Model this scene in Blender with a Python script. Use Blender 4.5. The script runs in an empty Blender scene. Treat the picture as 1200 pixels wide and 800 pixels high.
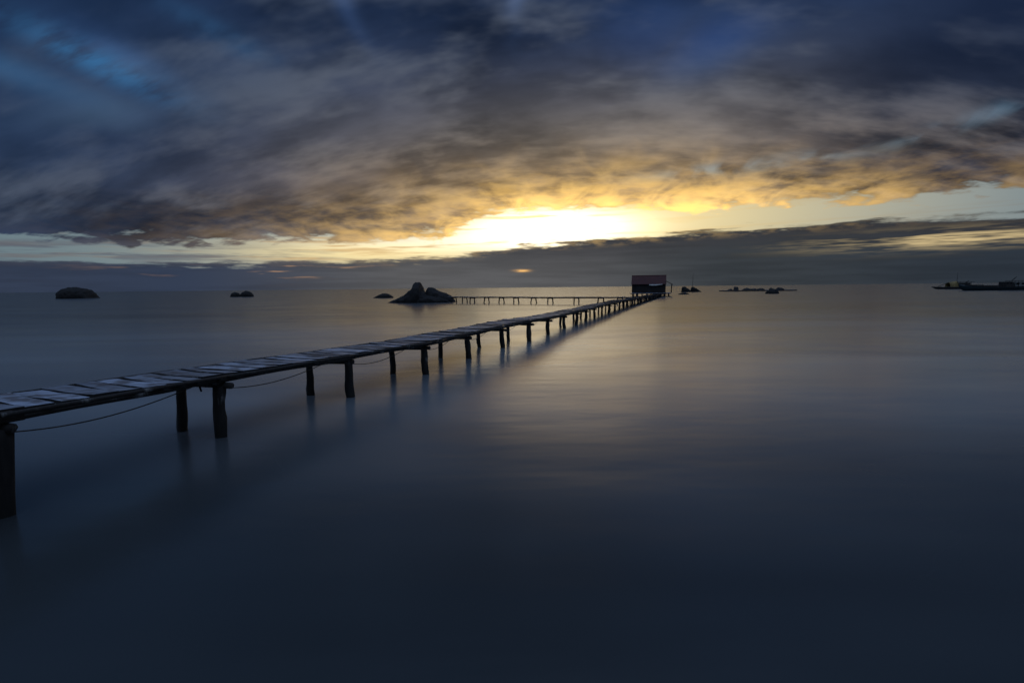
import bpy, bmesh, math, random
from mathutils import Vector, Matrix, noise as mnoise

random.seed(7)
R = math.radians
scene = bpy.context.scene
col = scene.collection
PI = math.pi

# ------------------------------------------------------------------ colours
def lin(r, g, b, k=1.0):
    def f(c):
        c /= 255.0
        return c / 12.92 if c <= 0.04045 else ((c + 0.055) / 1.055) ** 2.4
    return (f(r) * k, f(g) * k, f(b) * k, 1.0)

# ------------------------------------------------------------------ small node algebra
class G:
    """A node tree with arithmetic on sockets."""
    def __init__(self, tree):
        self.t = tree
        tree.nodes.clear()
    def n(self, typ, **kw):
        nd = self.t.nodes.new(typ)
        for k, v in kw.items():
            setattr(nd, k, v)
        return nd
    def put(self, sock, v):
        if isinstance(v, S):
            self.t.links.new(v.s, sock)
        elif v is not None:
            sock.default_value = v
    def m(self, op, a, b=None, c=None, clamp=False):
        nd = self.n('ShaderNodeMath', operation=op, use_clamp=clamp)
        for i, v in enumerate((a, b, c)):
            if v is not None:
                self.put(nd.inputs[i], v)
        return S(self, nd.outputs[0])
    def vec(self, x, y, z=0.0):
        nd = self.n('ShaderNodeCombineXYZ')
        for i, v in enumerate((x, y, z)):
            self.put(nd.inputs[i], v)
        return S(self, nd.outputs[0])
    def sep(self, v):
        nd = self.n('ShaderNodeSeparateXYZ')
        self.put(nd.inputs[0], v)
        return [S(self, o) for o in nd.outputs]
    def noise(self, vec, scale=1.0, detail=3.0, rough=0.5, dist=0.0):
        nd = self.n('ShaderNodeTexNoise', noise_dimensions='3D')
        self.put(nd.inputs['Vector'], vec)
        nd.inputs['Scale'].default_value = scale
        nd.inputs['Detail'].default_value = detail
        nd.inputs['Roughness'].default_value = rough
        nd.inputs['Distortion'].default_value = dist
        return S(self, nd.outputs[0])
    def smooth(self, x, lo, hi, a=0.0, b=1.0):
        nd = self.n('ShaderNodeMapRange', interpolation_type='SMOOTHSTEP')
        self.put(nd.inputs[0], x)
        for i, v in enumerate((lo, hi, a, b)):
            nd.inputs[1 + i].default_value = v
        return S(self, nd.outputs[0])
    def curve(self, x, pts, x0, x1, y0, y1):
        """piecewise smooth function through pts, given in real units"""
        nd = self.n('ShaderNodeFloatCurve')
        self.put(nd.inputs['Value'], (x - x0) / (x1 - x0))
        cv = nd.mapping.curves[0]
        q = [((a - x0) / (x1 - x0), (b - y0) / (y1 - y0)) for a, b in pts]
        cv.points[0].location = q[0]
        cv.points[1].location = q[-1]
        for a, b in q[1:-1]:
            cv.points.new(a, b)
        for p in cv.points:
            p.handle_type = 'AUTO_CLAMPED'
        nd.mapping.update()
        return S(self, nd.outputs[0]) * (y1 - y0) + y0
    def mix(self, f, a, b, blend='MIX'):
        nd = self.n('ShaderNodeMix', data_type='RGBA', blend_type=blend, clamp_factor=True)
        self.put(nd.inputs[0], f)
        self.put(nd.inputs[6], a)
        self.put(nd.inputs[7], b)
        return S(self, nd.outputs[2])
    def add(self, f, a, b):
        return self.mix(f, a, b, 'ADD')
    def scale(self, c, k):
        nd = self.n('ShaderNodeVectorMath', operation='SCALE')
        self.put(nd.inputs[0], c if isinstance(c, S) else c[:3])
        self.put(nd.inputs['Scale'], k)
        return S(self, nd.outputs[0])

class S:
    def __init__(self, g, s):
        self.g, self.s = g, s
    def __add__(self, o): return self.g.m('ADD', self, o)
    __radd__ = __add__
    def __sub__(self, o): return self.g.m('SUBTRACT', self, o)
    def __rsub__(self, o): return self.g.m('SUBTRACT', o, self)
    def __mul__(self, o): return self.g.m('MULTIPLY', self, o)
    __rmul__ = __mul__
    def __truediv__(self, o): return self.g.m('DIVIDE', self, o)
    def exp(self): return self.g.m('EXPONENT', self)

# ------------------------------------------------------------------ camera
cam = bpy.data.cameras.new('camera')
cam.lens, cam.sensor_width = 18.0, 36.0
cam.clip_start, cam.clip_end = 0.05, 120000
co = bpy.data.objects.new('camera', cam)
col.objects.link(co)
scene.camera = co
CAM_H = 2.2
pitch, roll = math.atan(63 / 600), R(0.57)
F = Vector((0, math.cos(pitch), -math.sin(pitch)))
U0 = Vector((0, math.sin(pitch), math.cos(pitch)))
R0 = Vector((1, 0, 0))
UP = U0 * math.cos(roll) + R0 * math.sin(roll)
RT = R0 * math.cos(roll) - U0 * math.sin(roll)
m3 = Matrix((RT, UP, -F)).transposed()
co.matrix_world = Matrix.Translation((0, 0, CAM_H)) @ m3.to_4x4()

# ------------------------------------------------------------------ sky
SUN_AZ, SUN_EL = 6.0, 6.4
world = bpy.data.worlds.new('World')
scene.world = world
world.use_nodes = True
def build_sky():
    g = G(world.node_tree)
    d = S(g, g.n('ShaderNodeTexCoord').outputs['Generated'])
    x, y, z = g.sep(d)
    z = g.m('MAXIMUM', z, 0.0)
    az = g.m('ARCTAN2', x, y) * (180 / PI)
    el = g.m('ARCSINE', z) * (180 / PI)
    # cloud layer overhead: flat sheet seen in perspective, drawn out along the wind
    a0 = R(7.0)
    den = z + 0.2
    u = (x * math.cos(a0) - y * math.sin(a0)) / den
    v = (x * math.sin(a0) + y * math.cos(a0)) / den
    def cl(su, sv, ox, det=3.0, rough=0.5, dist=0.0):
        return g.noise(g.vec(u * su + ox, v * sv + ox * 0.37, ox), 1.0, det, rough, dist)
    nA = cl(1.1, 0.95, 3.1, 2.0)
    nC = cl(5.5, 3.2, 27.2, 4.0, 0.5, 0.6)
    # a second, higher layer whose cells are less drawn out by perspective
    den2 = z + 0.5
    u2 = (x * math.cos(a0) - y * math.sin(a0)) / den2
    v2 = (x * math.sin(a0) + y * math.cos(a0)) / den2
    nD = g.noise(g.vec(u2 * 4.5 + 41.3, v2 * 8.5, 7.0), 1.0, 4.0, 0.5, 0.15)
    nB = g.noise(g.vec(u2 * 3.6 + 11.7, v2 * 7.5, 4.0), 1.0, 4.0, 0.55, 0.15)
    nE = g.noise(g.vec(u2 * 8.0 + 3.3, v2 * 27.0, 2.0), 1.0, 4.0, 0.55, 0.12)
    # stratus near the horizon: long thin layers
    sA = g.noise(g.vec(az * 0.05, el * 0.55, 5.0), 1.0, 3.0, 0.55)
    sB = g.noise(g.vec(az * 0.11, el * 1.5, 9.0), 1.0, 4.0, 0.6)
    sC = g.noise(g.vec(az * 0.35, el * 1.3, 14.0), 1.0, 4.0, 0.6)

    def gauss(ca, wa, ce, we):
        p = (az - ca) / wa
        q = (el - ce) / we
        return ((p * p + q * q) * -1.0).exp()
    g1 = gauss(4.5, 7.5, 6.4, 1.7)
    g1b = gauss(-6, 13, 5.0, 1.2)
    g2 = gauss(9, 24, 7.2, 6.2)
    g3 = gauss(8, 26, 9.0, 11)
    gw = gauss(8, 30, 6.0, 15)

    def more0(a, b): return g.m('MAXIMUM', a, b)
    # clear sky: the physical sky, toned for the hour
    nis = g.n('ShaderNodeTexSky', sky_type='NISHITA', sun_disc=False)
    nis.sun_elevation, nis.sun_rotation = R(SUN_EL), R(SUN_AZ)
    nis.air_density, nis.dust_density, nis.ozone_density = 1.0, 1.0, 2.0
    nsky = g.scale(S(g, nis.outputs[0]), 0.012)
    hi = g.mix(g.smooth(el, 9, 24), lin(110, 140, 160), lin(24, 58, 112))
    lo = g.mix(more0(g2, gauss(-14, 16, 3.8, 1.6) * 0.95), lin(112, 132, 144), lin(248, 224, 160))
    lo = g.mix(g.smooth(az, 38, 55, 0.0, 0.5), lo, lin(70, 90, 105))
    lo = g.mix(g.smooth(az, -22, -46, 0.0, 0.6), lo, lin(92, 112, 120))
    clear = g.mix(g.smooth(el, 7.5, 14), lo, hi)
    clear = g.add(0.3, clear, nsky)
    clear = g.add(1.0, clear, g.scale(lin(255, 246, 222), g1 * 2.4 + g1b * 0.5))

    # main overcast sheet
    E1 = g.curve(az, [(-70, 4.2), (-45, 4.3), (-33, 4.45), (-18, 5.0), (-10, 5.4), (-6.5, 5.9), (-3.5, 7.4),
                      (2, 8.3), (10, 8.2), (18, 7.9), (33, 7.5), (45, 7.1), (70, 7.0)], -70, 70, 0, 20)
    h = el - E1
    hh = h + (nC - 0.5) * 2.8 + (nE - 0.5) * 2.2 + (sC - 0.5) * 2.4 + (sB - 0.5) * 1.6
    aDeck = g.smooth(hh, -0.25, 0.55)
    base = g.mix(g3, lin(33, 48, 72), lin(120, 113, 105))
    base = g.mix(gauss(7, 20, 8.5, 4.5) * 0.6, base, lin(206, 164, 104))
    base = g.mix(g.smooth(el, 15, 29), base, lin(26, 40, 66))
    base = g.mix(g.smooth(az, 22, 46, 0, 0.7), base, lin(32, 42, 62))
    mass = g.smooth(nA, 0.30, 0.72)
    base = g.mix(mass, g.scale(base, 0.6), g.scale(base, 1.4))
    hlc = g.mix(g2, g.mix(gw, lin(70, 84, 106), lin(134, 129, 124)), lin(226, 184, 116))
    base = g.mix(g.smooth(nD, 0.32, 0.68), g.scale(base, 0.76), g.scale(base, 1.28))
    fine = g.smooth(el, 20, 9, 0.25, 1.0) * g.smooth(az, -36, -6, 0.4, 1.0)                        # the fine ripple shows only low down, towards the light
    base = g.mix(fine * 0.8, base, g.mix(g.smooth(nE, 0.33, 0.68), g.scale(base, 0.80), g.scale(base, 1.2)))
    hl = g.smooth(nB + (nE - nB) * fine * 0.4, 0.44, 0.70)
    deck = g.mix(hl * 0.8, base, hlc)
    hl2 = g.smooth(nC, 0.38, 0.78) * g.smooth(h, 13.0, 0.5)
    deck = g.mix(hl2 * 0.6 * g.smooth(g2, 0.02, 0.5), deck, g.mix(g.smooth(g2, 0.1, 0.7), lin(176, 150, 120), lin(250, 205, 125)))
    low = g.smooth(h, 6.0, 0.0)
    deck = g.mix(low * g.smooth(sC, 0.35, 0.7) * g2 * 0.9, deck, lin(250, 200, 112))
    rim = ((h * h) * -0.3).exp()
    deck = g.add(rim * more0(g2, g.smooth(az, 18, 30, 0, 0.3)) * g.smooth(nC, 0.3, 0.65), deck, lin(255, 206, 112, 0.9))
    deck = g.mix(g.smooth(az, 22, 46) * g.smooth(el, 11, 21) * 0.65, deck, lin(24, 38, 66))
    deck = g.mix(g.smooth(az, -20, -44) * g.smooth(el, 7, 16) * 0.5, deck, lin(27, 50, 84))
    # thin places where blue shows
    def patch(ca, wa, ce, we, slope):
        e2 = (el - ce) - (az - ca) * slope
        p = (az - ca) / wa
        q = e2 / we
        return ((p * p + q * q) * -1.0).exp()
    thin = g.smooth(nA, 0.60, 0.82) * g.smooth(el, 9, 18) * 0.55
    def more(a, b): return g.m('MAXIMUM', a, b)
    thin = more(thin, patch(-36, 4, 19.5, 1.3, -0.35) * g.smooth(nB, 0.3, 0.65))
    thin = more(thin, patch(21, 5, 22.5, 2.2, 0.2) * 0.8)
    thin = more(thin, patch(40, 6, 12.8, 0.6, 0.2) * g.smooth(nC, 0.4, 0.65) * 0.6)
    thin = more(thin, patch(24, 9, 11.6, 0.6, 0.02) * g.smooth(nC, 0.35, 0.6) * 0.9)
    sky = g.mix(aDeck * (1.0 - thin * 0.85), clear, deck)
    bl = patch(-37.5, 4.5, 18.6, 1.1, -0.3) * g.smooth(nE, 0.35, 0.62) * 0.62
    bl = more(bl, patch(-28, 4, 22.5, 1.0, -0.3) * g.smooth(nD, 0.35, 0.65) * 0.25)
    bl = more(bl, patch(-44, 5, 17.0, 1.0, -0.2) * 0.25)
    sky = g.mix(bl, sky, lin(56, 116, 168))
    # curls of high cloud near the top of the picture
    def curl(ca, ce, k, w, ln, b):
        c2 = az - ca - (el - ce) * (el - ce) * k - (el - ce) * b
        return ((c2 * c2) / (-w * w)).exp() * g.smooth(el, ce - ln, ce + 2)
    sky = g.add((curl(-17.0, 27, 0.08, 1.1, 6, -0.35) + curl(0.6, 27, 0.06, 1.0, 5, 0.25)) * g.smooth(nD, 0.3, 0.6) * 0.55, sky, lin(52, 74, 112))

    # thin wisps drifting across the clear strip
    sW = g.noise(g.vec(az * 0.09, (el - az * 0.012) * 1.9, 23.0), 1.0, 4.0, 0.6)
    wg = g.smooth(sW, 0.50, 0.64) * (1.0 - aDeck) * g.smooth(az, 16, 4, 0.25, 1.0)
    wcol = g.mix(g2, lin(96, 100, 108), lin(255, 206, 110, 1.1))
    wcol = g.mix(gauss(-20, 14, 4.0, 2.0) * 0.8, wcol, lin(226, 186, 124))
    sky = g.mix(wg * 0.75, sky, wcol)
    # low bank along the horizon
    E2 = g.curve(az, [(-70, 2.5), (-45, 2.5), (-33, 2.6), (-18, 2.95), (-8, 3.4), (-3, 4.0), (0, 4.5), (10, 5.1),
                      (18, 5.5), (33, 5.7), (45, 5.2), (70, 5.0)], -70, 70, 0, 20)
    k = E2 - el
    kk = k + (sB - 0.5) * 2.2 + (sC - 0.5) * 1.2
    aBank = g.smooth(kk, -0.15, 0.35)
    bank = g.mix(g.smooth(az, -34, -10), lin(52, 62, 82), lin(92, 92, 94))
    bank = g.mix(g.smooth(az, 2, 24), bank, lin(58, 63, 68))
    bank = g.mix(g.smooth(az, 24, 46), bank, lin(46, 54, 64))
    bank = g.mix(g.smooth(k, 2.8, 0.4, 0, 0.75) * g.smooth(az, -8, 6), bank, lin(58, 58, 62))
    bank = g.mix(g.smooth(sB * 0.5 + sA * 0.5, 0.40, 0.6, 0, 0.7), bank, g.scale(bank, 0.7))
    glowl = g.smooth(sB, 0.56, 0.72) * gauss(-24, 10, 2.0, 0.7)
    bank = g.mix(g.smooth(k, 1.1, 0.0) * g.smooth(sC, 0.45, 0.65) * g2 * 0.7, bank, lin(190, 158, 104))
    bank = g.mix(glowl * 0.9, bank, lin(228, 176, 128))
    brk = g.smooth(sB, 0.44, 0.62) * gauss(40, 9, 3.7, 0.7)
    bank = g.mix(brk, bank, lin(214, 190, 140))
    sky = g.mix(aBank, sky, bank)
    wl = g.smooth(sB, 0.44, 0.58) * gauss(-38, 19, 3.4, 0.8)
    sky = g.mix(wl * 0.85, sky, lin(88, 92, 104))
    sky = g.add(gauss(1.2, 0.75, 1.85, 0.13) * g.smooth(sC, 0.3, 0.55), sky, lin(255, 190, 90))
    # overhead and behind the camera: unseen bluer sky, brightened high up for the deck
    up = g.smooth(el, 36, 62)
    back = g.smooth(y, 0.1, -0.4)
    rear = g.mix(g.smooth(nA, 0.35, 0.7), lin(122, 150, 196), lin(172, 192, 224))
    sky = g.mix(back, sky, g.mix(g.smooth(el, 10, 50), lin(22, 28, 38), rear))
    sky = g.mix(up, sky, rear)
    bg = g.n('ShaderNodeBackground')
    g.put(bg.inputs['Color'], sky)
    bg.inputs['Strength'].default_value = 1.0
    out = g.n('ShaderNodeOutputWorld')
    g.t.links.new(bg.outputs[0], out.inputs['Surface'])
build_sky()
world.cycles.sampling_method = 'MANUAL'
world.cycles.sample_map_resolution = 2048

# one weak low sun, veiled by the cloud
sl = bpy.data.lights.new('sun', 'SUN')
sl.energy = 0.03
sl.angle = R(20)
sl.color = (1.0, 0.72, 0.42)
so = bpy.data.objects.new('sun', sl)
col.objects.link(so)
sd = Vector((math.sin(R(SUN_AZ)) * math.cos(R(SUN_EL)), math.cos(R(SUN_AZ)) * math.cos(R(SUN_EL)), math.sin(R(SUN_EL))))
so.rotation_euler = sd.to_track_quat('Z', 'Y').to_euler()
so.location = (0, 0, 30)

# ------------------------------------------------------------------ materials
def mat(name, fn):
    m = bpy.data.materials.new(name)
    m.use_nodes = True
    g = G(m.node_tree)
    p = g.n('ShaderNodeBsdfPrincipled')
    o = g.n('ShaderNodeOutputMaterial')
    g.t.links.new(p.outputs[0], o.inputs['Surface'])
    fn(g, p)
    return m
def pos(g): return S(g, g.n('ShaderNodeNewGeometry').outputs['Position'])
def mapped(g, v, sc=(1, 1, 1), rz=0.0):
    nd = g.n('ShaderNodeMapping')
    g.put(nd.inputs['Vector'], v)
    nd.inputs['Rotation'].default_value = (0, 0, rz)
    nd.inputs['Scale'].default_value = sc
    return S(g, nd.outputs[0])
def bump(g, p, h, strength, dist):
    b = g.n('ShaderNodeBump')
    b.inputs['Strength'].default_value = strength
    b.inputs['Distance'].default_value = dist
    g.put(b.inputs['Height'], h)
    g.t.links.new(b.outputs[0], p.inputs['Normal'])

def water_fn(g, p):
    v = pos(g)
    n1 = g.noise(mapped(g, v, (0.09, 0.16, 1), R(12)), 1.0, 4.0, 0.55, 0.3)
    n2 = g.noise(mapped(g, v, (0.30, 0.8, 1), R(-8)), 1.0, 3.0, 0.5)
    x, y, z = g.sep(v)
    calm = (g.m('SQRT', x * x + y * y) * (-1 / 45.0)).exp()      # the swell averages out with distance
    mid_sheen = g.smooth(y, 3.5, 11.0) * g.smooth(y, 48.0, 12.0)                              # sheen painted into the colour: paler mid-distance, darker near and far
    n0 = g.noise(mapped(g, v, (0.05, 0.14, 1), R(20)), 1.0, 3.0, 0.5, 0.6)     # drifts of foam haze
    g.put(p.inputs['Base Color'], g.mix(g.smooth(n0, 0.25, 0.75), g.mix(mid_sheen, lin(38, 44, 47), lin(92, 98, 104)), g.mix(mid_sheen, lin(68, 76, 80), lin(128, 140, 148))))
    p.inputs['Roughness'].default_value = 0.9
    p.inputs['Specular IOR Level'].default_value = 0.0
    b = g.n('ShaderNodeBump')
    b.inputs['Strength'].default_value = 0.12
    b.inputs['Distance'].default_value = 0.5
    g.put(b.inputs['Height'], (n1 * 0.7 + n2 * 0.3) * calm)
    gl = g.n('ShaderNodeBsdfGlossy')
    g.put(gl.inputs['Roughness'], g.smooth(n1 * 0.6 + n2 * 0.4, 0.3, 0.7, 0.19, 0.26))
    g.t.links.new(b.outputs[0], gl.inputs['Normal'])
    fr = g.n('ShaderNodeFresnel')
    fr.inputs['IOR'].default_value = 1.33
    F0 = S(g, fr.outputs[0])
    f = g.m('POWER', F0, 0.72) * 0.80 * (1.0 - F0 * F0 * 0.5)           # wave slopes hold back the grazing mirror
    mx = g.n('ShaderNodeMixShader')
    g.put(mx.inputs[0], f)
    g.t.links.new(p.outputs[0], mx.inputs[1])
    g.t.links.new(gl.outputs[0], mx.inputs[2])
    o = [n for n in g.t.nodes if n.type == 'OUTPUT_MATERIAL'][0]
    g.t.links.new(mx.outputs[0], o.inputs['Surface'])
M_water = mat('long exposure sea', water_fn)

JA = R(19.8)                     # heading of the long jetty
def plank_fn(g, p):
    geo = g.n('ShaderNodeNewGeometry')
    v = S(g, geo.outputs['Position'])
    rnd = S(g, geo.outputs['Random Per Island'])
    w = g.vec(rnd * 31.0, rnd * 17.0, 0.0)
    nd = g.n('ShaderNodeVectorMath', operation='ADD')
    g.put(nd.inputs[0], mapped(g, v, (1.4, 16, 16), JA)); g.put(nd.inputs[1], w)
    grain = g.noise(S(g, nd.outputs[0]), 1.0, 5.0, 0.6)
    nd2 = g.n('ShaderNodeVectorMath', operation='ADD')
    g.put(nd2.inputs[0], mapped(g, v, (3.0, 5.0, 5.0), JA)); g.put(nd2.inputs[1], w)
    blot = g.noise(S(g, nd2.outputs[0]), 1.0, 4.0, 0.6)
    c = g.mix(g.smooth(rnd, 0.15, 0.9), lin(138, 146, 160), lin(188, 202, 224))
    c = g.mix(g.smooth(grain, 0.35, 0.72), g.scale(c, 0.45), c)
    c = g.mix(g.smooth(blot, 0.44, 0.62, 0, 0.8), c, lin(70, 62, 58))
    g.put(p.inputs['Base Color'], c)
    g.put(p.inputs['Roughness'], g.smooth(blot, 0.3, 0.7, 0.38, 0.7))
    bump(g, p, grain, 0.5, 0.006)
M_plank = mat('weathered planks', plank_fn)

def log_fn(g, p):
    v = pos(g)
    n = g.noise(mapped(g, v, (14, 14, 2.2)), 1.0, 5.0, 0.65)
    b = g.noise(v, 3.0, 3.0)
    z = g.sep(v)[2]
    c = g.mix(g.smooth(n, 0.35, 0.7), lin(17, 16, 15), lin(38, 35, 32))
    c = g.mix(g.smooth(b, 0.57, 0.68) * g.smooth(z, 0.25, 0.45) * g.smooth(n, 0.4, 0.6), c, lin(120, 122, 122))     # barnacle and salt patches
    wet = g.smooth(z + b * 0.25, 0.42, 0.22)
    c = g.mix(wet, c, lin(18, 19, 16))
    g.put(p.inputs['Base Color'], c)
    p.inputs['Roughness'].default_value = 0.75
    bump(g, p, n, 0.8, 0.02)
M_log = mat('old timber', log_fn)

def rock_fn(g, p):
    v = pos(g)
    n = g.noise(v, 0.9, 7.0, 0.65)
    f = g.noise(v, 5.0, 6.0, 0.7)
    c = g.mix(g.smooth(n, 0.35, 0.65), lin(12, 12, 12), lin(26, 25, 24))
    c = g.mix(g.smooth(f, 0.55, 0.7, 0, 0.7), c, lin(28, 27, 25))
    z = g.sep(v)[2]
    c = g.mix(g.smooth(z + n * 0.5, 0.75, 0.35), c, lin(20, 20, 19))    # wet tide line
    g.put(p.inputs['Base Color'], c)
    p.inputs['Roughness'].default_value = 0.85
    bump(g, p, n * 0.6 + f * 0.4, 0.9, 0.25)
M_rock = mat('granite', rock_fn)

def simple(name, c1, c2, sc=(1, 1, 1), rough=0.7, bs=0.3, lo=0.35, hi=0.65, metallic=0.0):
    def fn(g, p):
        n = g.noise(mapped(g, pos(g), sc), 1.0, 5.0, 0.6)
        g.put(p.inputs['Base Color'], g.mix(g.smooth(n, lo, hi), c1, c2))
        p.inputs['Roughness'].default_value = rough
        p.inputs['Metallic'].default_value = metallic
        bump(g, p, n, bs, 0.02)
    return mat(name, fn)
M_roof = simple('red painted corrugated sheet', lin(64, 17, 10), lin(75, 23, 14), (1.5, 1.5, 0.6), 0.6)
M_wall = simple('dark boards', lin(26, 23, 21), lin(42, 37, 33), (6, 6, 0.6), 0.8)
M_sheet = simple('pale tarpaulin', lin(190, 190, 186), lin(224, 224, 220), (2, 2, 2), 0.6)
M_rope = simple('rope', lin(46, 42, 38), lin(88, 80, 70), (30, 30, 30), 0.9)
M_hull = simple('blue green hull paint', lin(18, 38, 44), lin(26, 52, 58), (1, 1, 3), 0.5)
M_hull2 = simple('dark hull paint', lin(26, 26, 28), lin(40, 39, 39), (1, 1, 3), 0.5)
M_cabin = simple('faded cabin paint', lin(92, 100, 100), lin(126, 130, 128), (1, 1, 2), 0.6)
M_dark = simple('dark gear', lin(30, 30, 32), lin(52, 50, 48), (3, 3, 3), 0.85)
M_glass = simple('dark window glass', lin(16, 18, 20), lin(22, 24, 26), (1, 1, 1), 0.15, 0.0)
M_ochre = simple('ochre tarpaulin', lin(120, 104, 62), lin(146, 128, 80), (2, 2, 2), 0.7)
M_red = simple('red trim paint', lin(120, 40, 34), lin(140, 56, 44), (2, 2, 2), 0.6)
M_blue = simple('blue plastic drum', lin(28, 48, 110), lin(40, 62, 130), (2, 2, 2), 0.45)

# ------------------------------------------------------------------ mesh helpers
def obj(name, bm, m, parent=None, smooth=False):
    bmesh.ops.recalc_face_normals(bm, faces=bm.faces)
    me = bpy.data.meshes.new(name)
    bm.to_mesh(me)
    bm.free()
    me.materials.append(m)
    if smooth:
        for p in me.polygons:
            p.use_smooth = True
    o = bpy.data.objects.new(name, me)
    col.objects.link(o)
    if parent is not None:
        o.parent = parent
        o.matrix_parent_inverse = parent.matrix_basis.inverted()
    return o
def tag(o, label, cat, group=None):
    o['label'], o['category'] = label, cat
    if group:
        o['group'] = group
    return o
def thing(name, label, cat, loc, group=None):
    o = bpy.data.objects.new(name, None)
    o.empty_display_size = 0.3
    col.objects.link(o)
    o.location = loc
    return tag(o, label, cat, group)

def box(bm, c, s, ax=None, ay=None, az=None, bev=0.0):
    """box of size s round c along given axes"""
    ax = Vector(ax or (1, 0, 0)); ay = Vector(ay or (0, 1, 0)); az = Vector(az or (0, 0, 1))
    c = Vector(c)
    vs = []
    for i in (-.5, .5):
        for j in (-.5, .5):
            for k in (-.5, .5):
                vs.append(bm.verts.new(c + ax * s[0] * i + ay * s[1] * j + az * s[2] * k))
    fs = [(0, 1, 3, 2), (4, 6, 7, 5), (0, 4, 5, 1), (2, 3, 7, 6), (0, 2, 6, 4), (1, 5, 7, 3)]
    faces = [bm.faces.new([vs[a] for a in f]) for f in fs]
    if bev > 0:
        es = list({e for f in faces for e in f.edges})
        bmesh.ops.bevel(bm, geom=es, offset=bev, segments=1, affect='EDGES')

def tube(bm, pts, rad, sides=10, jit=0.0, seed=0.0):
    """capped tube through pts; rad a number or a list; jit roughens the surface"""
    pts = [Vector(p) for p in pts]
    n = len(pts)
    rads = rad if isinstance(rad, (list, tuple)) else [rad] * n
    rings = []
    for i, p in enumerate(pts):
        t = (pts[min(i + 1, n - 1)] - pts[max(i - 1, 0)]).normalized()
        ref = Vector((0, 0, 1)) if abs(t.z) < 0.9 else Vector((1, 0, 0))
        a = t.cross(ref).normalized(); b = t.cross(a).normalized()
        ring = []
        for k in range(sides):
            w = 2 * PI * k / sides
            dv = a * math.cos(w) + b * math.sin(w)
            r = rads[i] * (1 + jit * mnoise.noise(Vector((math.cos(w) * 1.3 + seed, math.sin(w) * 1.3, i * 0.45 + seed * 3))))
            ring.append(bm.verts.new(p + dv * r))
        rings.append(ring)
    for i in range(n - 1):
        for k in range(sides):
            bm.faces.new((rings[i][k], rings[i][(k + 1) % sides], rings[i + 1][(k + 1) % sides], rings[i + 1][k]))
    bm.faces.new(rings[0][::-1]); bm.faces.new(rings[-1])

def crooked(p0, p1, n, amp, seed):
    p0, p1 = Vector(p0), Vector(p1)
    out = []
    for i in range(n + 1):
        t = i / n
        p = p0.lerp(p1, t)
        k = amp * math.sin(PI * t) if 0 < t < 1 else 0
        o = Vector((mnoise.noise(Vector((seed, t * 1.7, 0))), mnoise.noise(Vector((0, seed, t * 1.7))), 0.5 * mnoise.noise(Vector((t * 1.7, 0, seed)))))
        out.append(p + o * k * 2)
    return out

# ------------------------------------------------------------------ the sea
bm = bmesh.new()
L = 30000.0
vs = [bm.verts.new(p) for p in ((-L, -L, 0), (L, -L, 0), (L, L, 0), (-L, L, 0))]
bm.faces.new(vs)
sea = obj('water', bm, M_water)
sea['kind'] = 'structure'

# ------------------------------------------------------------------ the long jetty
DIR = Vector((math.sin(JA), math.cos(JA), 0))
NRM = Vector((-math.cos(JA), math.sin(JA), 0))     # towards the far (left) side
# front post foot x, y, height of its head, lean of the head along x
bents = [(-6.1, 1.95, 0.99, 0.0), (-5.1, 4.90, 0.94, 0.12), (-4.44, 7.59, 0.84, 0.06), (-3.34, 10.35, 0.78, 0.0),
         (-2.21, 13.11, 0.73, -0.06), (-1.35, 15.95, 0.70, -0.06), (-0.33, 18.73, 0.71, -0.06), (0.72, 20.98, 0.75, -0.04),
         (1.68, 23.9, 0.70, 0.0), (2.84, 27.5, 0.66, -0.05), (3.83, 30.3, 0.68, 0.03), (4.81, 33.2, 0.66, 0.0),
         (5.75, 35.95, 0.68, 0.05), (6.9, 39.0, 0.73, -0.04), (8.0, 42.3, 0.71, 0.03), (9.15, 45.5, 0.72, 0.0)]
rj = random.Random(21)
px, py = 10.25, 48.7
END_Y = 111.0
while py < END_Y:
    bents.append((px + rj.uniform(-.08, .08), py, 0.72 - 0.14 * (py - 48) / 62 + rj.uniform(-.05, .05), rj.uniform(-.08, .08)))
    st = rj.uniform(2.7, 3.5)
    px += st * 0.340; py += st * 0.94
backs = {2: (-5.23, 7.92), 3: (-4.24, 10.56), 4: (-3.10, 13.2), 5: (-2.26, 16.2), 6: (-1.24, 18.98), 7: (-0.16, 21.4)}
jetty = thing('jetty', 'long weathered plank jetty on crooked log posts running out to the hut', 'jetty', (0.72, 20.98, 0))
ST = 0.034                                         # stringer radius
SECT = []                                          # per bent: (deck line point, deck height)
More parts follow.
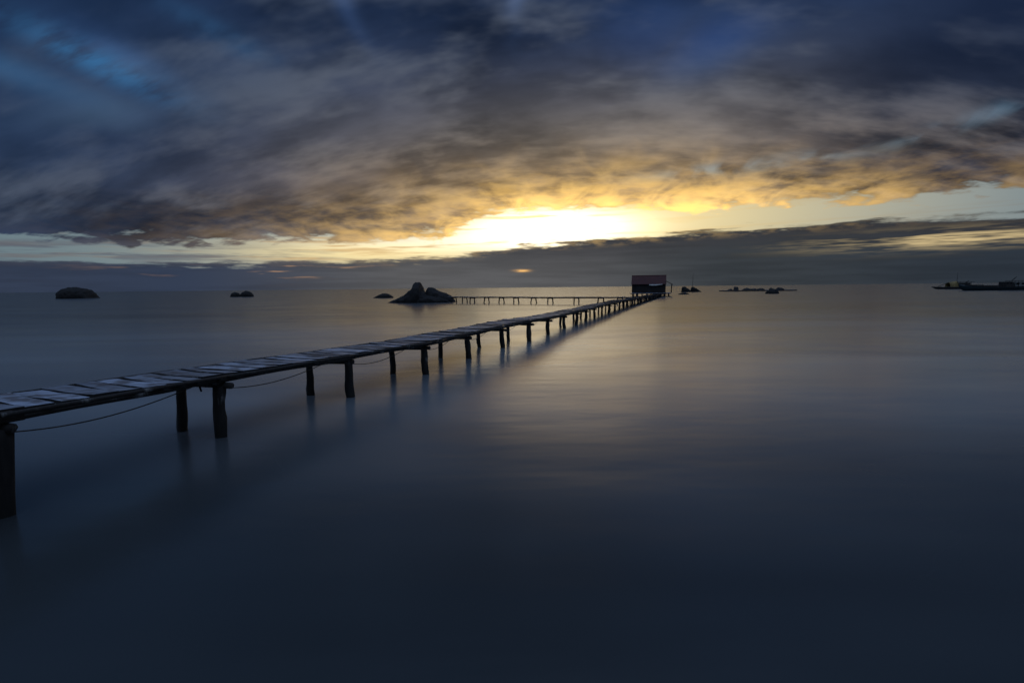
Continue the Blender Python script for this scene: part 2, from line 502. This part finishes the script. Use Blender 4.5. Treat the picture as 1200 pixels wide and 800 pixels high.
for i, (bx, by, bz, lean) in enumerate(bents):
    seed = i * 1.37 + 2
    f0 = Vector((bx, by, 0))
    bk = Vector((*backs[i], 0)) if i in backs else f0 + NRM * rj.uniform(0.82, 0.98) + DIR * rj.uniform(-.12, .12)
    near = i < 12
    sides = 16 if near else 8
    rf, rb = (0.088, 0.072) if near else (0.082, 0.07)
    if i == 1: rf = 0.092
    for foot, r, ln, sd in ((f0, rf, lean, seed), (bk, rb, lean * 0.4, seed + 50)):
        head = foot + Vector((ln, rj.uniform(-.04, .04), bz - 0.05))
        low = foot + Vector((-ln * 0.3, 0, -0.7))
        b = bmesh.new()
        pts = crooked(low, head, 12, 0.018 if i < 4 else 0.04, sd)
        tube(b, pts, [r * (1.12 - 0.2 * k / 12) for k in range(13)], sides, 0.34, sd)
        obj('post', b, M_log, jetty, True)
    # the cap log across the two heads
    hf = f0 + Vector((lean, 0, 0)); hb = bk + Vector((lean * .4, 0, 0))
    ax = (hf - hb).normalized()
    over = rj.uniform(0.05, 0.2)
    b = bmesh.new()
    tube(b, crooked(hb - ax * 0.15 + Vector((0, 0, bz - 0.05)), hf + ax * (over + 0.05) + Vector((0, 0, bz - 0.05)), 5, 0.02, seed + 9),
         0.05, 8, 0.2, seed)
    obj('crossbeam', b, M_log, jetty, True)
    SECT.append((hf + NRM * -0.06, hb + NRM * 0.06, bz))

# longitudinal logs and the boards, bay by bay
for i in range(len(SECT) - 1):
    (a0, b0, z0), (a1, b1, z1) = SECT[i], SECT[i + 1]
    seed = i * 2.11
    za, zb = z0 + ST, z1 + ST
    for (p, q) in ((a0, a1), (b0, b1)):
        d = (q - p).normalized()
        b = bmesh.new()
        off = NRM * (0.02 if i % 2 else -0.02)
        tube(b, crooked(p - d * 0.12 + off + Vector((0, 0, za)), q + d * 0.12 + off + Vector((0, 0, zb)), 8, 0.03, seed + p.x),
             ST, 8, 0.25, seed)
        obj('stringer', b, M_log, jetty, True)
    b = bmesh.new()
    dvec = (a1 - a0); Lb = dvec.length
    s = 0.0
    wide = rj.random() < 0.4; edges = []
    # each bay's boards are laid as a set, a little out of line with the next one
    sx = rj.uniform(-0.05, 0.05); lift = rj.uniform(0.0, 0.02); skew = rj.uniform(-0.14, -0.02)
    while s < Lb - 0.06:
        w = rj.uniform(0.24, 0.42) if not wide else rj.uniform(0.34, 0.5)
        if s + w > Lb: w = max(Lb - s, 0.1)
        gap = rj.uniform(0.035, 0.085) * (1.0 if i < 5 else 0.6); hop = rj.choice((0.0, 0.0, 0.004, 0.008, 0.012))
        t = (s + w / 2) / Lb
        pf = a0.lerp(a1, t); pb = b0.lerp(b1, t)
        zt = z0 + (z1 - z0) * t + 2 * ST + lift + hop
        ang = skew + rj.uniform(-0.045, 0.045)
        d2 = (DIR + NRM * ang).normalized(); n2 = (NRM - DIR * ang).normalized()
        c = (pf + pb) / 2
        half = 0.50 + (pb - pf).length * 0.06
        e0 = -half + sx + rj.uniform(-.02, .04); e1 = half + sx + rj.uniform(-.06, .03)
        th = rj.uniform(0.042, 0.055)
        tilt = rj.uniform(-0.06, -0.012) * (1.0 if i < 5 else 0.6); warp = rj.uniform(-0.004, 0.014); rise = rj.uniform(-0.01, 0.01)
        NS = 8
        taper = rj.uniform(-0.25, 0.25)
        rows = []
        for k in range(NS + 1):
            q = k / NS
            ww = (w - gap) * (1 + taper * (q - .5)) / 2
            wob = 0.03 * mnoise.noise(Vector((s * 5 + i * 3.3, q * 2.2, 0)))
            cen = c + n2 * (e0 + (e1 - e0) * q)
            zz = zt + warp * 4 * (q - .5) ** 2 + rise * (q - .5) + 0.004 * mnoise.noise(Vector((q * 4, s * 7, i)))
            row = []
            for sgn, zq in ((-1, 0), (1, 0), (1, 1), (-1, 1)):
                row.append(b.verts.new(cen + d2 * (sgn * ww + wob) + Vector((0, 0, zz + zq * th + sgn * tilt * ww))))
            rows.append(row)
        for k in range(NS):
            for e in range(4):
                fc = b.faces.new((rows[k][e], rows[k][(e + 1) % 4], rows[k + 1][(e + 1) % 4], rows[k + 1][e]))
                fc.material_index = 0 if e == 2 else 1           # bleached top; dark timber elsewhere paints in the shade of the gaps
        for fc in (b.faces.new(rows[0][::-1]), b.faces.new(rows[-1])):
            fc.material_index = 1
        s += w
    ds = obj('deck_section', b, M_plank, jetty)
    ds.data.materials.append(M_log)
    # poles nailed along both edges of the boards
    for (p, q, sgn) in ((a0, a1, -1), (b0, b1, 1)):
        d = (q - p).normalized()
        b = bmesh.new()
        mid0, mid1 = (a0 + b0) / 2, (a1 + b1) / 2
        w0, w1 = 0.555 + (b0 - a0).length * 0.06, 0.555 + (b1 - a1).length * 0.06
        off0 = NRM * (sgn * w0 + sx); off1 = NRM * (sgn * w1 + sx)
        up_ = Vector((0, 0, 2 * ST + 0.028))
        tube(b, crooked(mid0 + off0 + up_ + Vector((0, 0, z0)) - DIR * .05, mid1 + off1 + up_ + Vector((0, 0, z1)) + DIR * .05, 8, 0.02, seed + 31 * sgn),
             0.026 if sgn < 0 else 0.03, 7, 0.25, seed + sgn)
        obj('edge_pole', b, M_log, jetty, True)
# short loose ends hanging under the second pair of posts
b = bmesh.new()
p2 = SECT[2][0] + NRM * 0.2 - DIR * 0.1 + Vector((0, 0, SECT[2][2] - 0.04))
tube(b, [p2 + Vector((-.12, 0, .06)), p2 + Vector((-.13, 0, -.02)), p2 + Vector((-.12, 0.02, -.1))], 0.014, 6)
tube(b, [p2 + Vector((-.05, 0, .05)), p2 + Vector((.12, -.02, -.01)), p2 + Vector((.24, -.02, -.05))], 0.022, 6)
obj('loose_batten', b, M_log, jetty, True)

# the rope slung from post to post beneath the boards
rp = []
for i in range(1, 9):
    bx, by, bz, lean = bents[i]
    st = Vector((bx + lean + 0.02, by, bz - 0.09)) + NRM * -0.075
    nx = SECT[i + 1]
    en = nx[0].lerp(nx[1], 0.55) + Vector((0, 0, nx[2] - 0.09)) - DIR * 0.07
    sag = 0.10 if i < 4 else 0.08
    N = 16
    for k in range(N + 1):
        t = k / N
        p = st.lerp(en, t)
        p.z -= sag * 4 * t * (1 - t) * (1.25 - 0.5 * t)
        rp.append(p)
b = bmesh.new()
tube(b, rp, 0.0075, 6)
tag(obj('rope', b, M_rope, None, True), 'thin sagging rope slung from post to post under the long jetty', 'rope')

# ------------------------------------------------------------------ the narrow side jetty to the rocks
sj = thing('jetty', 'narrow low footbridge on thin pole pairs joining the pointed rocks to the long jetty', 'jetty', (2, 72, 0))
A, B = Vector((-9.7, 79.5, 0)), Vector((14.9, 64.6, 0))
D2 = (B - A).normalized(); N2 = Vector((-D2.y, D2.x, 0))
ts = [0.035, 0.105, 0.155, 0.245, 0.335, 0.42, 0.52, 0.61, 0.745, 0.865, 0.955]
zs = []
r2 = random.Random(5)
for i, t in enumerate(ts):
    c = A.lerp(B, t)
    z = 0.75 - 0.03 * t + r2.uniform(-.03, .03)
    zs.append(z)
    for s in (-1, 1):
        foot = c + D2 * s * 0.36 + N2 * s * 0.15 + D2 * s * r2.uniform(0, .1)
        head = c + D2 * s * 0.27 + N2 * s * 0.15 + Vector((0, 0, z))
        b = bmesh.new()
        tube(b, crooked(foot - Vector((0, 0, .6)), head, 6, 0.05, i + s * 7.7), 0.085, 7, 0.2, i)
        obj('post', b, M_log, sj, True)
    b = bmesh.new()
    tube(b, [c - D2 * 0.4 + Vector((0, 0, z - .03)), c + D2 * 0.4 + Vector((0, 0, z - .03))], 0.05, 7, 0.2, i)
    obj('crossbeam', b, M_log, sj, True)
tt = [0.0] + ts + [1.0]
zz = [zs[0]] + zs + [zs[-1]]
for i in range(len(tt) - 1):
    p, q = A.lerp(B, tt[i]), A.lerp(B, tt[i + 1])
    b = bmesh.new()
    n = max(int((q - p).length / 0.28), 1)
    for k in range(n):
        c = p.lerp(q, (k + .5) / n)
        z = zz[i] + (zz[i + 1] - zz[i]) * (k + .5) / n
        box(b, c + Vector((0, 0, z + 0.135 + r2.uniform(-.02, .02))), (0.24, 0.62 + r2.uniform(-.1, .1), 0.045), D2, N2)
    obj('deck_section', b, M_plank, sj)
    for s in (-1, 1):
        b = bmesh.new()
        off = N2 * s * 0.2
        tube(b, crooked(p - D2 * .1 + off + Vector((0, 0, zz[i] + .04)), q + D2 * .1 + off + Vector((0, 0, zz[i + 1] + .04)), 5, 0.03, i * 3 + s), 0.075, 6, 0.2, i)
        obj('stringer', b, M_log, sj, True)

# ------------------------------------------------------------------ platform and hut at the end
pf = thing('platform', 'plank landing stage on posts at the far end of the long jetty below the hut', 'platform', (31.2, 118.5, 0))
b = bmesh.new()
for k in range(34):
    xk = 28.0 + k * 0.25
    box(b, (xk, 115.9 + random.uniform(-.1, .1), 0.70 + random.uniform(-.01, .01)), (0.235, 9.6, 0.04))
obj('deck', b, M_plank, pf)
for yj in (111.4, 114.2, 117.2, 120.3):
    b = bmesh.new()
    tube(b, [(27.8, yj, 0.615), (36.4, yj, 0.615)], 0.06, 8, 0.2, yj)
    obj('crossbeam', b, M_log, pf, True)
    for xi in range(9):
        xx = 28.3 + xi * 0.97 + random.uniform(-.15, .15)
        b = bmesh.new()
        tube(b, crooked((xx + random.uniform(-.1, .1), yj + .02, -.6), (xx, yj, 0.59), 5, .04, xi + yj), 0.08, 8, .2, xi)
        obj('post', b, M_log, pf, True)

HX0, HX1, HY0, HY1 = 27.9, 35.3, 116.6, 120.4
FZ, EZ, RZ = 0.722, 2.86, 4.62
hut = thing('hut', 'dark wooden fishing hut with a dull red corrugated roof at the end of the jetty', 'hut', (31.2, 118.5, FZ))
def wall_boards(b, p, q, z0, z1f, n, door=None):
    """vertical boards between plan points p and q; z1f gives the top at t"""
    p, q = Vector(p), Vector(q)
    dv = (q - p); dn = dv.normalized(); nn = Vector((-dn.y, dn.x, 0))
    for k in range(n):
        t = (k + .5) / n
        lo = z0
        if door and door[0] < t < door[1]:
            lo = door[2]
        top = z1f(t)
        c = p + dv * t + nn * (0.011 * (1 if k % 2 else -1) + random.uniform(-.006, .006))
        box(b, (c.x, c.y, (lo + top) / 2), (dv.length / n + 0.02, 0.03, top - lo), dn, nn)
ym = (HY0 + HY1) / 2
b = bmesh.new(); wall_boards(b, (HX0, HY0, 0), (HX1, HY0, 0), FZ, lambda t: EZ - 0.02, 34, (0.46, 0.60, 2.55)); obj('front_wall', b, M_wall, hut)
b = bmesh.new(); wall_boards(b, (HX1, HY1, 0), (HX0, HY1, 0), FZ, lambda t: EZ - 0.02, 34); obj('rear_wall', b, M_wall, hut)
gab = lambda t: EZ + (RZ - EZ - .06) * (1 - abs(t - .5) * 2) - .03
b = bmesh.new(); wall_boards(b, (HX0 + .02, HY1 - .03, 0), (HX0 + .02, HY0 + .03, 0), FZ, gab, 17); obj('gable_wall', b, M_wall, hut)
b = bmesh.new(); wall_boards(b, (HX1 - .02, HY0 + .03, 0), (HX1 - .02, HY1 - .03, 0), FZ, gab, 17); obj('gable_wall', b, M_wall, hut)
# corrugated roof, two slopes as one part
b = bmesh.new()
NX = 150
def roof_slope(b, y_e, z_e, y_r, z_r):
    rows = []
    x0, x1 = HX0 - .12, HX1 + .12
    for up in (0.03, 0.0):
        for (yy, zz_) in ((y_e, z_e), ((y_e + y_r) / 2, (z_e + z_r) / 2 - .02), (y_r, z_r)):
            rows.append([b.verts.new((x0 + (x1 - x0) * k / NX, yy, zz_ + up + 0.022 * math.sin(k * 2 * PI / 3.0) + 0.02 * mnoise.noise(Vector((k * .11, yy, 0))))) for k in range(NX + 1)])
    for r0, r1 in ((0, 1), (1, 2), (3, 4), (4, 5), (0, 3), (2, 5)):
        for k in range(NX):
            b.faces.new((rows[r0][k], rows[r0][k + 1], rows[r1][k + 1], rows[r1][k]))
roof_slope(b, HY0 - .38, EZ - .22, ym, RZ)
roof_slope(b, HY1 + .38, EZ - .22, ym + .01, RZ)
roof = obj('roof', b, M_roof, hut)
b = bmesh.new(); tube(b, [(HX0 - .14, ym, RZ + .05), (HX1 + .14, ym, RZ + .05)], 0.06, 8)
obj('ridge_cap', b, M_roof, roof)
# pale sheet rolled out under the eave, right half
b = bmesh.new()
rows = []
for k in range(13):
    t = k / 12
    xk = 31.7 + 2.9 * t
    sag = 0.22 * (1 - t) ** 0.5 * (0.4 + math.sin(PI * min(1, t * .9 + .1))) if t < 1 else 0.03
    rows.append([b.verts.new((xk, HY0 - .42, EZ - .22)), b.verts.new((xk, HY0 - .46, EZ - .26 - sag)), b.verts.new((xk, HY0 - .43, EZ - .26 - sag)), b.verts.new((xk, HY0 - .39, EZ - .22))])
for k in range(12):
    for e in range(4):
        b.faces.new((rows[k][e], rows[k][(e + 1) % 4], rows[k + 1][(e + 1) % 4], rows[k + 1][e]))
b.faces.new(rows[0][::-1]); b.faces.new(rows[-1])
obj('eave_sheet', b, M_sheet, hut)
# lean-to shade on the right-hand end
b = bmesh.new()
p0, p1 = Vector((HX1 + .02, 0, 3.35)), Vector((HX1 + 1.55, 0, 2.55))
dd = (p1 - p0).normalized(); nn = Vector((-dd.z, 0, dd.x))
box(b, ((p0.x + p1.x) / 2, ym - .2, (p0.z + p1.z) / 2), ((p1 - p0).length, 3.4, 0.09), dd, (0, 1, 0), nn)
aw = obj('awning', b, M_wall, hut)
for yy in (HY0 - .1, HY1 - .4):
    b = bmesh.new(); tube(b, crooked((HX1 + 1.22, yy, 0.722), (HX1 + 1.36, yy, 2.62), 6, .04, yy), 0.085, 8, .15, yy)
    obj('awning_post', b, M_log, hut, True)
b = bmesh.new(); box(b, (31.82, HY0 + .09, 1.64), (1.05, .04, 1.8)); obj('door', b, M_dark, hut)
b = bmesh.new(); box(b, (29.4, HY0 - .03, 1.95), (0.9, .03, .6)); sh = obj('shutter', b, M_dark, hut)
# the hut and its stage stand square to the jetty
hut.rotation_euler.z = R(-16)
pf.rotation_euler.z = R(-16)

# ------------------------------------------------------------------ rocks
def rock(name, cx, cy, prof, depth, label, group, seed, amp=0.12, yrot=0.0, rough=1.0, power=0.62):
    """boulder lofted along x through (offset, height) stations; depth is its real thickness"""
    b = bmesh.new()
    xs = [p[0] for p in prof]
    x0, x1 = xs[0], xs[-1]
    def hgt(x):
        for (a, ha), (c, hc) in zip(prof, prof[1:]):
            if x <= c:
                t = (x - a) / (c - a)
                return ha + (hc - ha) * t
        return prof[-1][1]
    NU, NV = 96, 48
    rows = []
    for i in range(NU + 1):
        t = i / NU
        x = x0 + (x1 - x0) * t
        h = max(hgt(x), 0.0)
        wf = max(math.sin(PI * min(max(t, .02), .98)), 0.0) ** 0.5
        row = []
        for j in range(NV + 1):
            w = PI * j / NV
            yy = -math.cos(w) * depth / 2 * wf
            zz_ = h * math.sin(w) ** power if 0 < j < NV else 0.0
            p = Vector((x, yy, zz_))
            q = p * (rough / 1.1) + Vector((seed, seed * .7, seed * .3))
            f = mnoise.fractal(q, 0.9, 2.1, 5) * amp * min(1, h / .4)
            rid = abs(mnoise.noise(q * 0.8)) * amp * 1.2 * min(1, h / .5)
            f += (mnoise.fractal(q * 2.6, 0.8, 2.2, 4) * 0.55 - abs(mnoise.noise(q * 2.2 + Vector((7, 3, 1)))) * 0.7) * amp * min(1, h / .5)
            nrm = Vector(((t - .5) * .8, yy / (depth * .5 + .01), zz_ / (h + .01) + .1)).normalized()
            p += nrm * (f - rid)
            if j in (0, NV): p.z = -0.5
            row.append(b.verts.new(p))
        rows.append(row)
    for i in range(NU):
        for j in range(NV):
            b.faces.new((rows[i][j], rows[i][j + 1], rows[i + 1][j + 1], rows[i + 1][j]))
        b.faces.new((rows[i][NV], rows[i][0], rows[i + 1][0], rows[i + 1][NV]))
    b.faces.new(rows[0]); b.faces.new(rows[-1][::-1])
    o = obj(name, b, M_rock, None, True)
    o.location = (cx, cy, 0)
    o.rotation_euler.z = yrot
    return tag(o, label, 'rock', group)

GI = 'rocks at the end of the narrow side jetty'
# centre px 491 at 82 m
rock('sea_rock', -14.9, 82.5, [(-4.9, 0), (-4.2, .35), (-3.2, .75), (-2.3, 1.15), (-1.5, 1.75), (-.85, 2.35), (-.66, 3.0), (-.45, 3.2), (.3, 3.18), (.52, 2.75),
      (.66, 2.0), (1.3, 1.45), (2.4, .9), (3.4, 0)], 6.5, 'pointed rock with a knob on top at the left end of the narrow side jetty', GI, 3.3, 0.13)
rock('sea_rock', -12.0, 83.2, [(-2.05, 0), (-1.95, 1.3), (-1.75, 2.1), (-1.35, 2.45), (-.75, 2.42), (0, 2.0), (1.1, 1.5), (2.0, 1.05), (2.6, .6), (3.0, 0)], 5.5,
     'slab sided rock sloping down to the right where the narrow side jetty lands', GI, 9.1, 0.12)
rock('sea_rock', -13.4, 81.0, [(-3.6, 0), (-2.6, .5), (-1.0, .95), (.2, 1.15), (1.3, .9), (2.4, .7), (3.2, .45), (3.7, 0)], 3.6,
     'low broad boulder at the water in front of the pointed rock', GI, 15.7, 0.12)
rock('sea_rock', -31.6, 127, [(-2.6, 0), (-1.9, .4), (-1.0, .85), (.2, 1.12), (1.2, 1.0), (2.0, .5), (2.5, 0)], 3.2,
     'small low rock awash to the left of the pointed rock', None, 21.0, 0.1)
rock('sea_rock', -147.5, 174, [(-6.0, 0), (-5.8, 1.1), (-5.0, 2.5), (-3.6, 3.4), (-1.6, 3.85), (1.2, 3.75), (3.2, 3.3), (4.6, 2.5), (5.4, 1.3), (5.8, .3), (7.6, .1), (8.0, 0)], 9,
     'big dark domed boulder alone in the sea near the left edge', None, 31.0, 0.22, 0, 0.5)
rock('sea_rock', -95.0, 177, [(-1.75, 0), (-1.55, .8), (-.9, 1.45), (0, 1.62), (.9, 1.4), (1.5, .7), (1.75, 0)], 3,
     'smaller left boulder of the dark pair standing close together', 'pair of boulders far left of the pointed rock', 41.0, 0.1)
rock('sea_rock', -91.4, 177.5, [(-2.2, 0), (-1.9, .9), (-1.1, 1.75), (0, 2.05), (1.0, 1.75), (1.8, 1.0), (2.2, .3), (2.35, 0)], 3.6,
     'larger right boulder of the dark pair standing close together', 'pair of boulders far left of the pointed rock', 47.0, 0.1)
GR = 'rocks right of the hut'
rock('sea_rock', 62.4, 184, [(-1.6, 0), (-1.5, 1.1), (-1.15, 1.95), (-.6, 2.0), (.1, 1.6), (.9, 1.2), (1.6, .55), (1.9, 0)], 3,
     'steep dark rock just right of the hut, left of the rock with the pole', GR, 53.0, 0.16)
rock('sea_rock', 65.9, 185, [(-1.5, 0), (-1.35, 1.4), (-1.0, 2.0), (-.35, 1.9), (.3, 1.35), (1.1, .85), (1.9, .35), (2.4, 0)], 3,
     'wedge shaped dark rock carrying a thin upright pole', GR, 59.0, 0.16)
rock('sea_rock', 44.9, 134, [(-1.6, 0), (-1.1, .3), (-.3, .5), (.5, .48), (1.1, .25), (1.5, 0)], 1.8,
     'low flat rock awash in front of the steep rock right of the hut', GR, 67.0, 0.07)
b = bmesh.new(); tube(b, [(65.05, 185, 1.2), (65.12, 185, 4.0), (65.2, 185, 6.6)], [.07, .06, .035], 8)
tag(obj('pole', b, M_log, None, True), 'thin upright pole standing on the wedge shaped rock right of the hut', 'pole')
rock('sea_rock', 67.6, 133.5, [(-1.75, 0), (-1.5, .5), (-.8, .95), (-.2, 1.15), (.2, .9), (.7, 1.2), (1.3, .9), (1.7, .3), (1.9, 0)], 2.2,
     'lumpy dark rock in the water in front of the long low raft', None, 73.0, 0.14)

# ------------------------------------------------------------------ raft
raft = thing('raft', 'long low floating raft with heaps of gear lying far out right of the hut', 'raft', (89, 187, 0))
b = bmesh.new()
for k in range(5):
    box(b, (89.5, 184.6 + k * 1.2, 0.26), (26.0, .34, .3))
obj('float', b, M_dark, raft)
b = bmesh.new()
for k in range(64):
    box(b, (76.7 + k * 0.406, 187, 0.44 + random.uniform(-.015, .015)), (0.37, 5.6, .05))
obj('deck', b, M_plank, raft)
for (xx, w, h, sd) in ((81.6, 1.9, 1.3, 1), (79.6, 1.4, .55, 2), (85.5, 3.2, .75, 3), (88.0, 2.4, .55, 4), (90.6, 2.6, .7, 5), (97.4, 3.0, .8, 6), (94.6, 1.8, .7, 7)):
    b = bmesh.new()
    bmesh.ops.create_icosphere(b, subdivisions=3, radius=1)
    for v in b.verts:
        nz = mnoise.fractal(v.co * 1.6 + Vector((sd * 5, 0, 0)), .9, 2, 4)
        v.co = Vector((v.co.x * w * .5 * (1 + .25 * nz), v.co.y * .9 * (1 + .25 * nz), max(v.co.z, 0) * h * (1 + .35 * nz)))
    o = obj('gear_pile', b, M_dark, None, True)
    o.location = (xx, 187, .47)
    nm = {1: 'tallest peaked heap of nets on the raft, towards its left end', 2: 'small low heap of nets at the left end of the raft',
          3: 'wide heap of nets on the left half of the raft', 4: 'low heap of nets at the middle of the raft beside the wide heap',
          5: 'heap of nets on the raft right of its middle', 6: 'wide heap of nets near the right end of the raft',
          7: 'short heap of nets on the raft behind the lumpy rock'}[sd]
    tag(o, nm, 'gear heap', 'heaps of gear on the raft')

# ------------------------------------------------------------------ boats
def hull_mesh(stations, sect=9):
    """stations: (x, half_beam, keel_z, sheer_z); an open hull with a thickness and a deck"""
    b = bmesh.new()
    rows = []
    for (x, hb, kz, sz) in stations:
        row = []
        for j in range(sect):
            t = j / (sect - 1) * 2 - 1
            yy = hb * math.copysign(abs(t) ** 0.7, t)
            zz_ = kz + (sz - kz) * abs(t) ** 1.8
            row.append(b.verts.new((x, yy, zz_)))
        rows.append(row)
    for i in range(len(rows) - 1):
        for j in range(sect - 1):
            b.faces.new((rows[i][j], rows[i][j + 1], rows[i + 1][j + 1], rows[i + 1][j]))
        b.faces.new((rows[i][sect - 1], rows[i][0], rows[i + 1][0], rows[i + 1][sect - 1]))
    b.faces.new(rows[0]); b.faces.new(rows[-1][::-1])
    return b
# large boat: bow at left, stern beyond the frame
bx0, by0 = 134.2, 153.0
bt = thing('fishing_boat', 'long blue green wooden fishing boat with wheelhouse moored at the right edge', 'boat', (bx0 + 12, by0, 0))
st = [(-1.2, .05, 1.3, 1.95), (0, .7, .1, 1.72), (1.5, 1.4, -.3, 1.45), (4, 2.0, -.5, 1.15), (8, 2.3, -.6, .98), (13, 2.35, -.6, .98), (18, 2.2, -.5, 1.1), (22, 1.9, -.3, 1.3), (23.5, 1.7, -.1, 1.4)]
o = obj('hull', hull_mesh(st), M_hull, bt, True); o.location = (bx0, by0, 0); o.matrix_parent_inverse = Matrix.Translation(-bt.location)
def part(name, c, s, m, parent, bev=0.0, **kw):
    b = bmesh.new(); box(b, c, s, bev=bev, **kw)
    return obj(name, b, m, parent)
b = bmesh.new()
for sgn in (-1, 1):
    tube(b, [(bx0 + x, by0 + sgn * (hb + .03), sz + .02) for (x, hb, kz, sz) in st[1:]], .07, 6)
obj('gunwale', b, M_hull2, bt, True)
part('bulwark_box', (bx0 + 4.2, by0, 1.45), (2.2, 2.2, .5), M_dark, bt, .05)
part('fish_hold', (bx0 + 8.6, by0, 1.25), (2.6, 2.4, .5), M_dark, bt, .05)
wh = part('wheelhouse', (bx0 + 12.7, by0, 1.75), (2.0, 2.4, 1.5), M_dark, bt, .05)
for xx in (-.5, .5):
    part('window', (bx0 + 12.7 + xx, by0 - 1.215, 2.1), (.6, .02, .45), M_glass, wh)
cb = part('cabin', (bx0 + 16.6, by0, 1.72), (4.6, 2.6, 1.3), M_cabin, bt, .05)
for xx in (-1.5, 0, 1.5):
    part('window', (bx0 + 16.6 + xx, by0 - 1.315, 1.9), (.9, .02, .5), M_glass, cb)
part('cabin_roof', (bx0 + 17.6, by0, 2.72), (7.4, 3.1, .12), M_dark, bt, .03)
for xx in (14.1, 15.2, 18.9, 21.0):
    for sgn in (-1, 1):
        b = bmesh.new(); tube(b, [(bx0 + xx, by0 + sgn * 1.4, 1.0), (bx0 + xx, by0 + sgn * 1.4, 2.67)], .06, 6)
        obj('roof_post', b, M_dark, bt, True)
b = bmesh.new(); tube(b, [(bx0 + 14.4, by0, 2.75), (bx0 + 15.3, by0, 3.55), (bx0 + 15.9, by0, 4.0)], [.09, .11, .05], 6)
obj('exhaust_pipe', b, M_dark, bt, True)
b = bmesh.new(); tube(b, [(bx0 + 1.2, by0, 1.3), (bx0 + 1.25, by0, 2.7)], .07, 6); tube(b, [(bx0 + .8, by0, 2.35), (bx0 + 1.7, by0, 2.95)], .10, 6)
obj('bow_post', b, M_dark, bt, True)
# second boat, further off, half behind the first one's bow
cx0, cy0 = 162.4, 197.0
b2 = thing('fishing_boat', 'smaller dark fishing boat with ochre shelter behind the bow of the long boat', 'boat', (cx0 + 7, cy0, 0))
st2 = [(-1.5, .05, .75, 1.0), (0, .6, .1, .95), (3, 1.3, -.3, .85), (7, 1.6, -.4, .85), (11, 1.4, -.3, 1.0), (13.5, .9, -.1, 1.2)]
o = obj('hull', hull_mesh(st2), M_hull2, b2, True); o.location = (cx0, cy0, 0); o.matrix_parent_inverse = Matrix.Translation(-b2.location)
b = bmesh.new()
NS = 10
ra, rb_ = [], []
for k in range(NS + 1):
    w = PI * k / NS
    ra.append((b.verts.new((cx0 + 4.6, cy0 - 1.3 * math.cos(w), .85 + 1.7 * math.sin(w) ** .7)), b.verts.new((cx0 + 4.6, cy0 - 1.22 * math.cos(w), .85 + 1.6 * math.sin(w) ** .7))))
    rb_.append((b.verts.new((cx0 + 7.6, cy0 - 1.3 * math.cos(w), .85 + 2.2 * math.sin(w) ** .7)), b.verts.new((cx0 + 7.6, cy0 - 1.22 * math.cos(w), .85 + 2.1 * math.sin(w) ** .7))))
for k in range(NS):
    b.faces.new((ra[k][0], ra[k + 1][0], rb_[k + 1][0], rb_[k][0]))
    b.faces.new((ra[k][1], rb_[k][1], rb_[k + 1][1], ra[k + 1][1]))
    b.faces.new((ra[k][0], ra[k][1], ra[k + 1][1], ra[k + 1][0]))
    b.faces.new((rb_[k][0], rb_[k + 1][0], rb_[k + 1][1], rb_[k][1]))
obj('shelter', b, M_ochre, b2, True)
b = bmesh.new(); tube(b, [(cx0 + .4, cy0 - .5, 1.0), (cx0 + 4.6, cy0 - .3, 2.5)], .09, 6)
obj('boom', b, M_dark, b2, True)
part('deck_house', (cx0 + 10.4, cy0, 1.6), (4.2, 2.0, 1.5), M_dark, b2, .05)
part('house_roof', (cx0 + 10.6, cy0, 2.72), (6.4, 2.6, .14), M_dark, b2, .03)
for xx in (8.4, 12.6):
    for sgn in (-1, 1):
        b = bmesh.new(); tube(b, [(cx0 + xx, cy0 + sgn * 1.05, .9), (cx0 + xx, cy0 + sgn * 1.05, 2.66)], .06, 6)
        obj('roof_post', b, M_dark, b2, True)
b = bmesh.new(); tube(b, [(cx0 + 8.0, cy0, 1.0), (cx0 + 8.1, cy0, 6.4)], [.09, .04], 6)
obj('mast', b, M_dark, b2, True)

# ------------------------------------------------------------------ render settings
scene.render.engine = 'CYCLES'
scene.cycles.use_denoising = True
try:
    scene.cycles.denoiser = 'OPENIMAGEDENOISE'
    scene.cycles.denoising_input_passes = 'RGB_ALBEDO_NORMAL'
except Exception:
    pass
scene.cycles.max_bounces = 6
scene.cycles.sample_clamp_indirect = 4.0
vsn = scene.view_settings
vsn.view_transform = 'Standard'
vsn.look = 'None'
vsn.exposure = 0.0
vsn.gamma = 1.0
vsn.use_curve_mapping = False
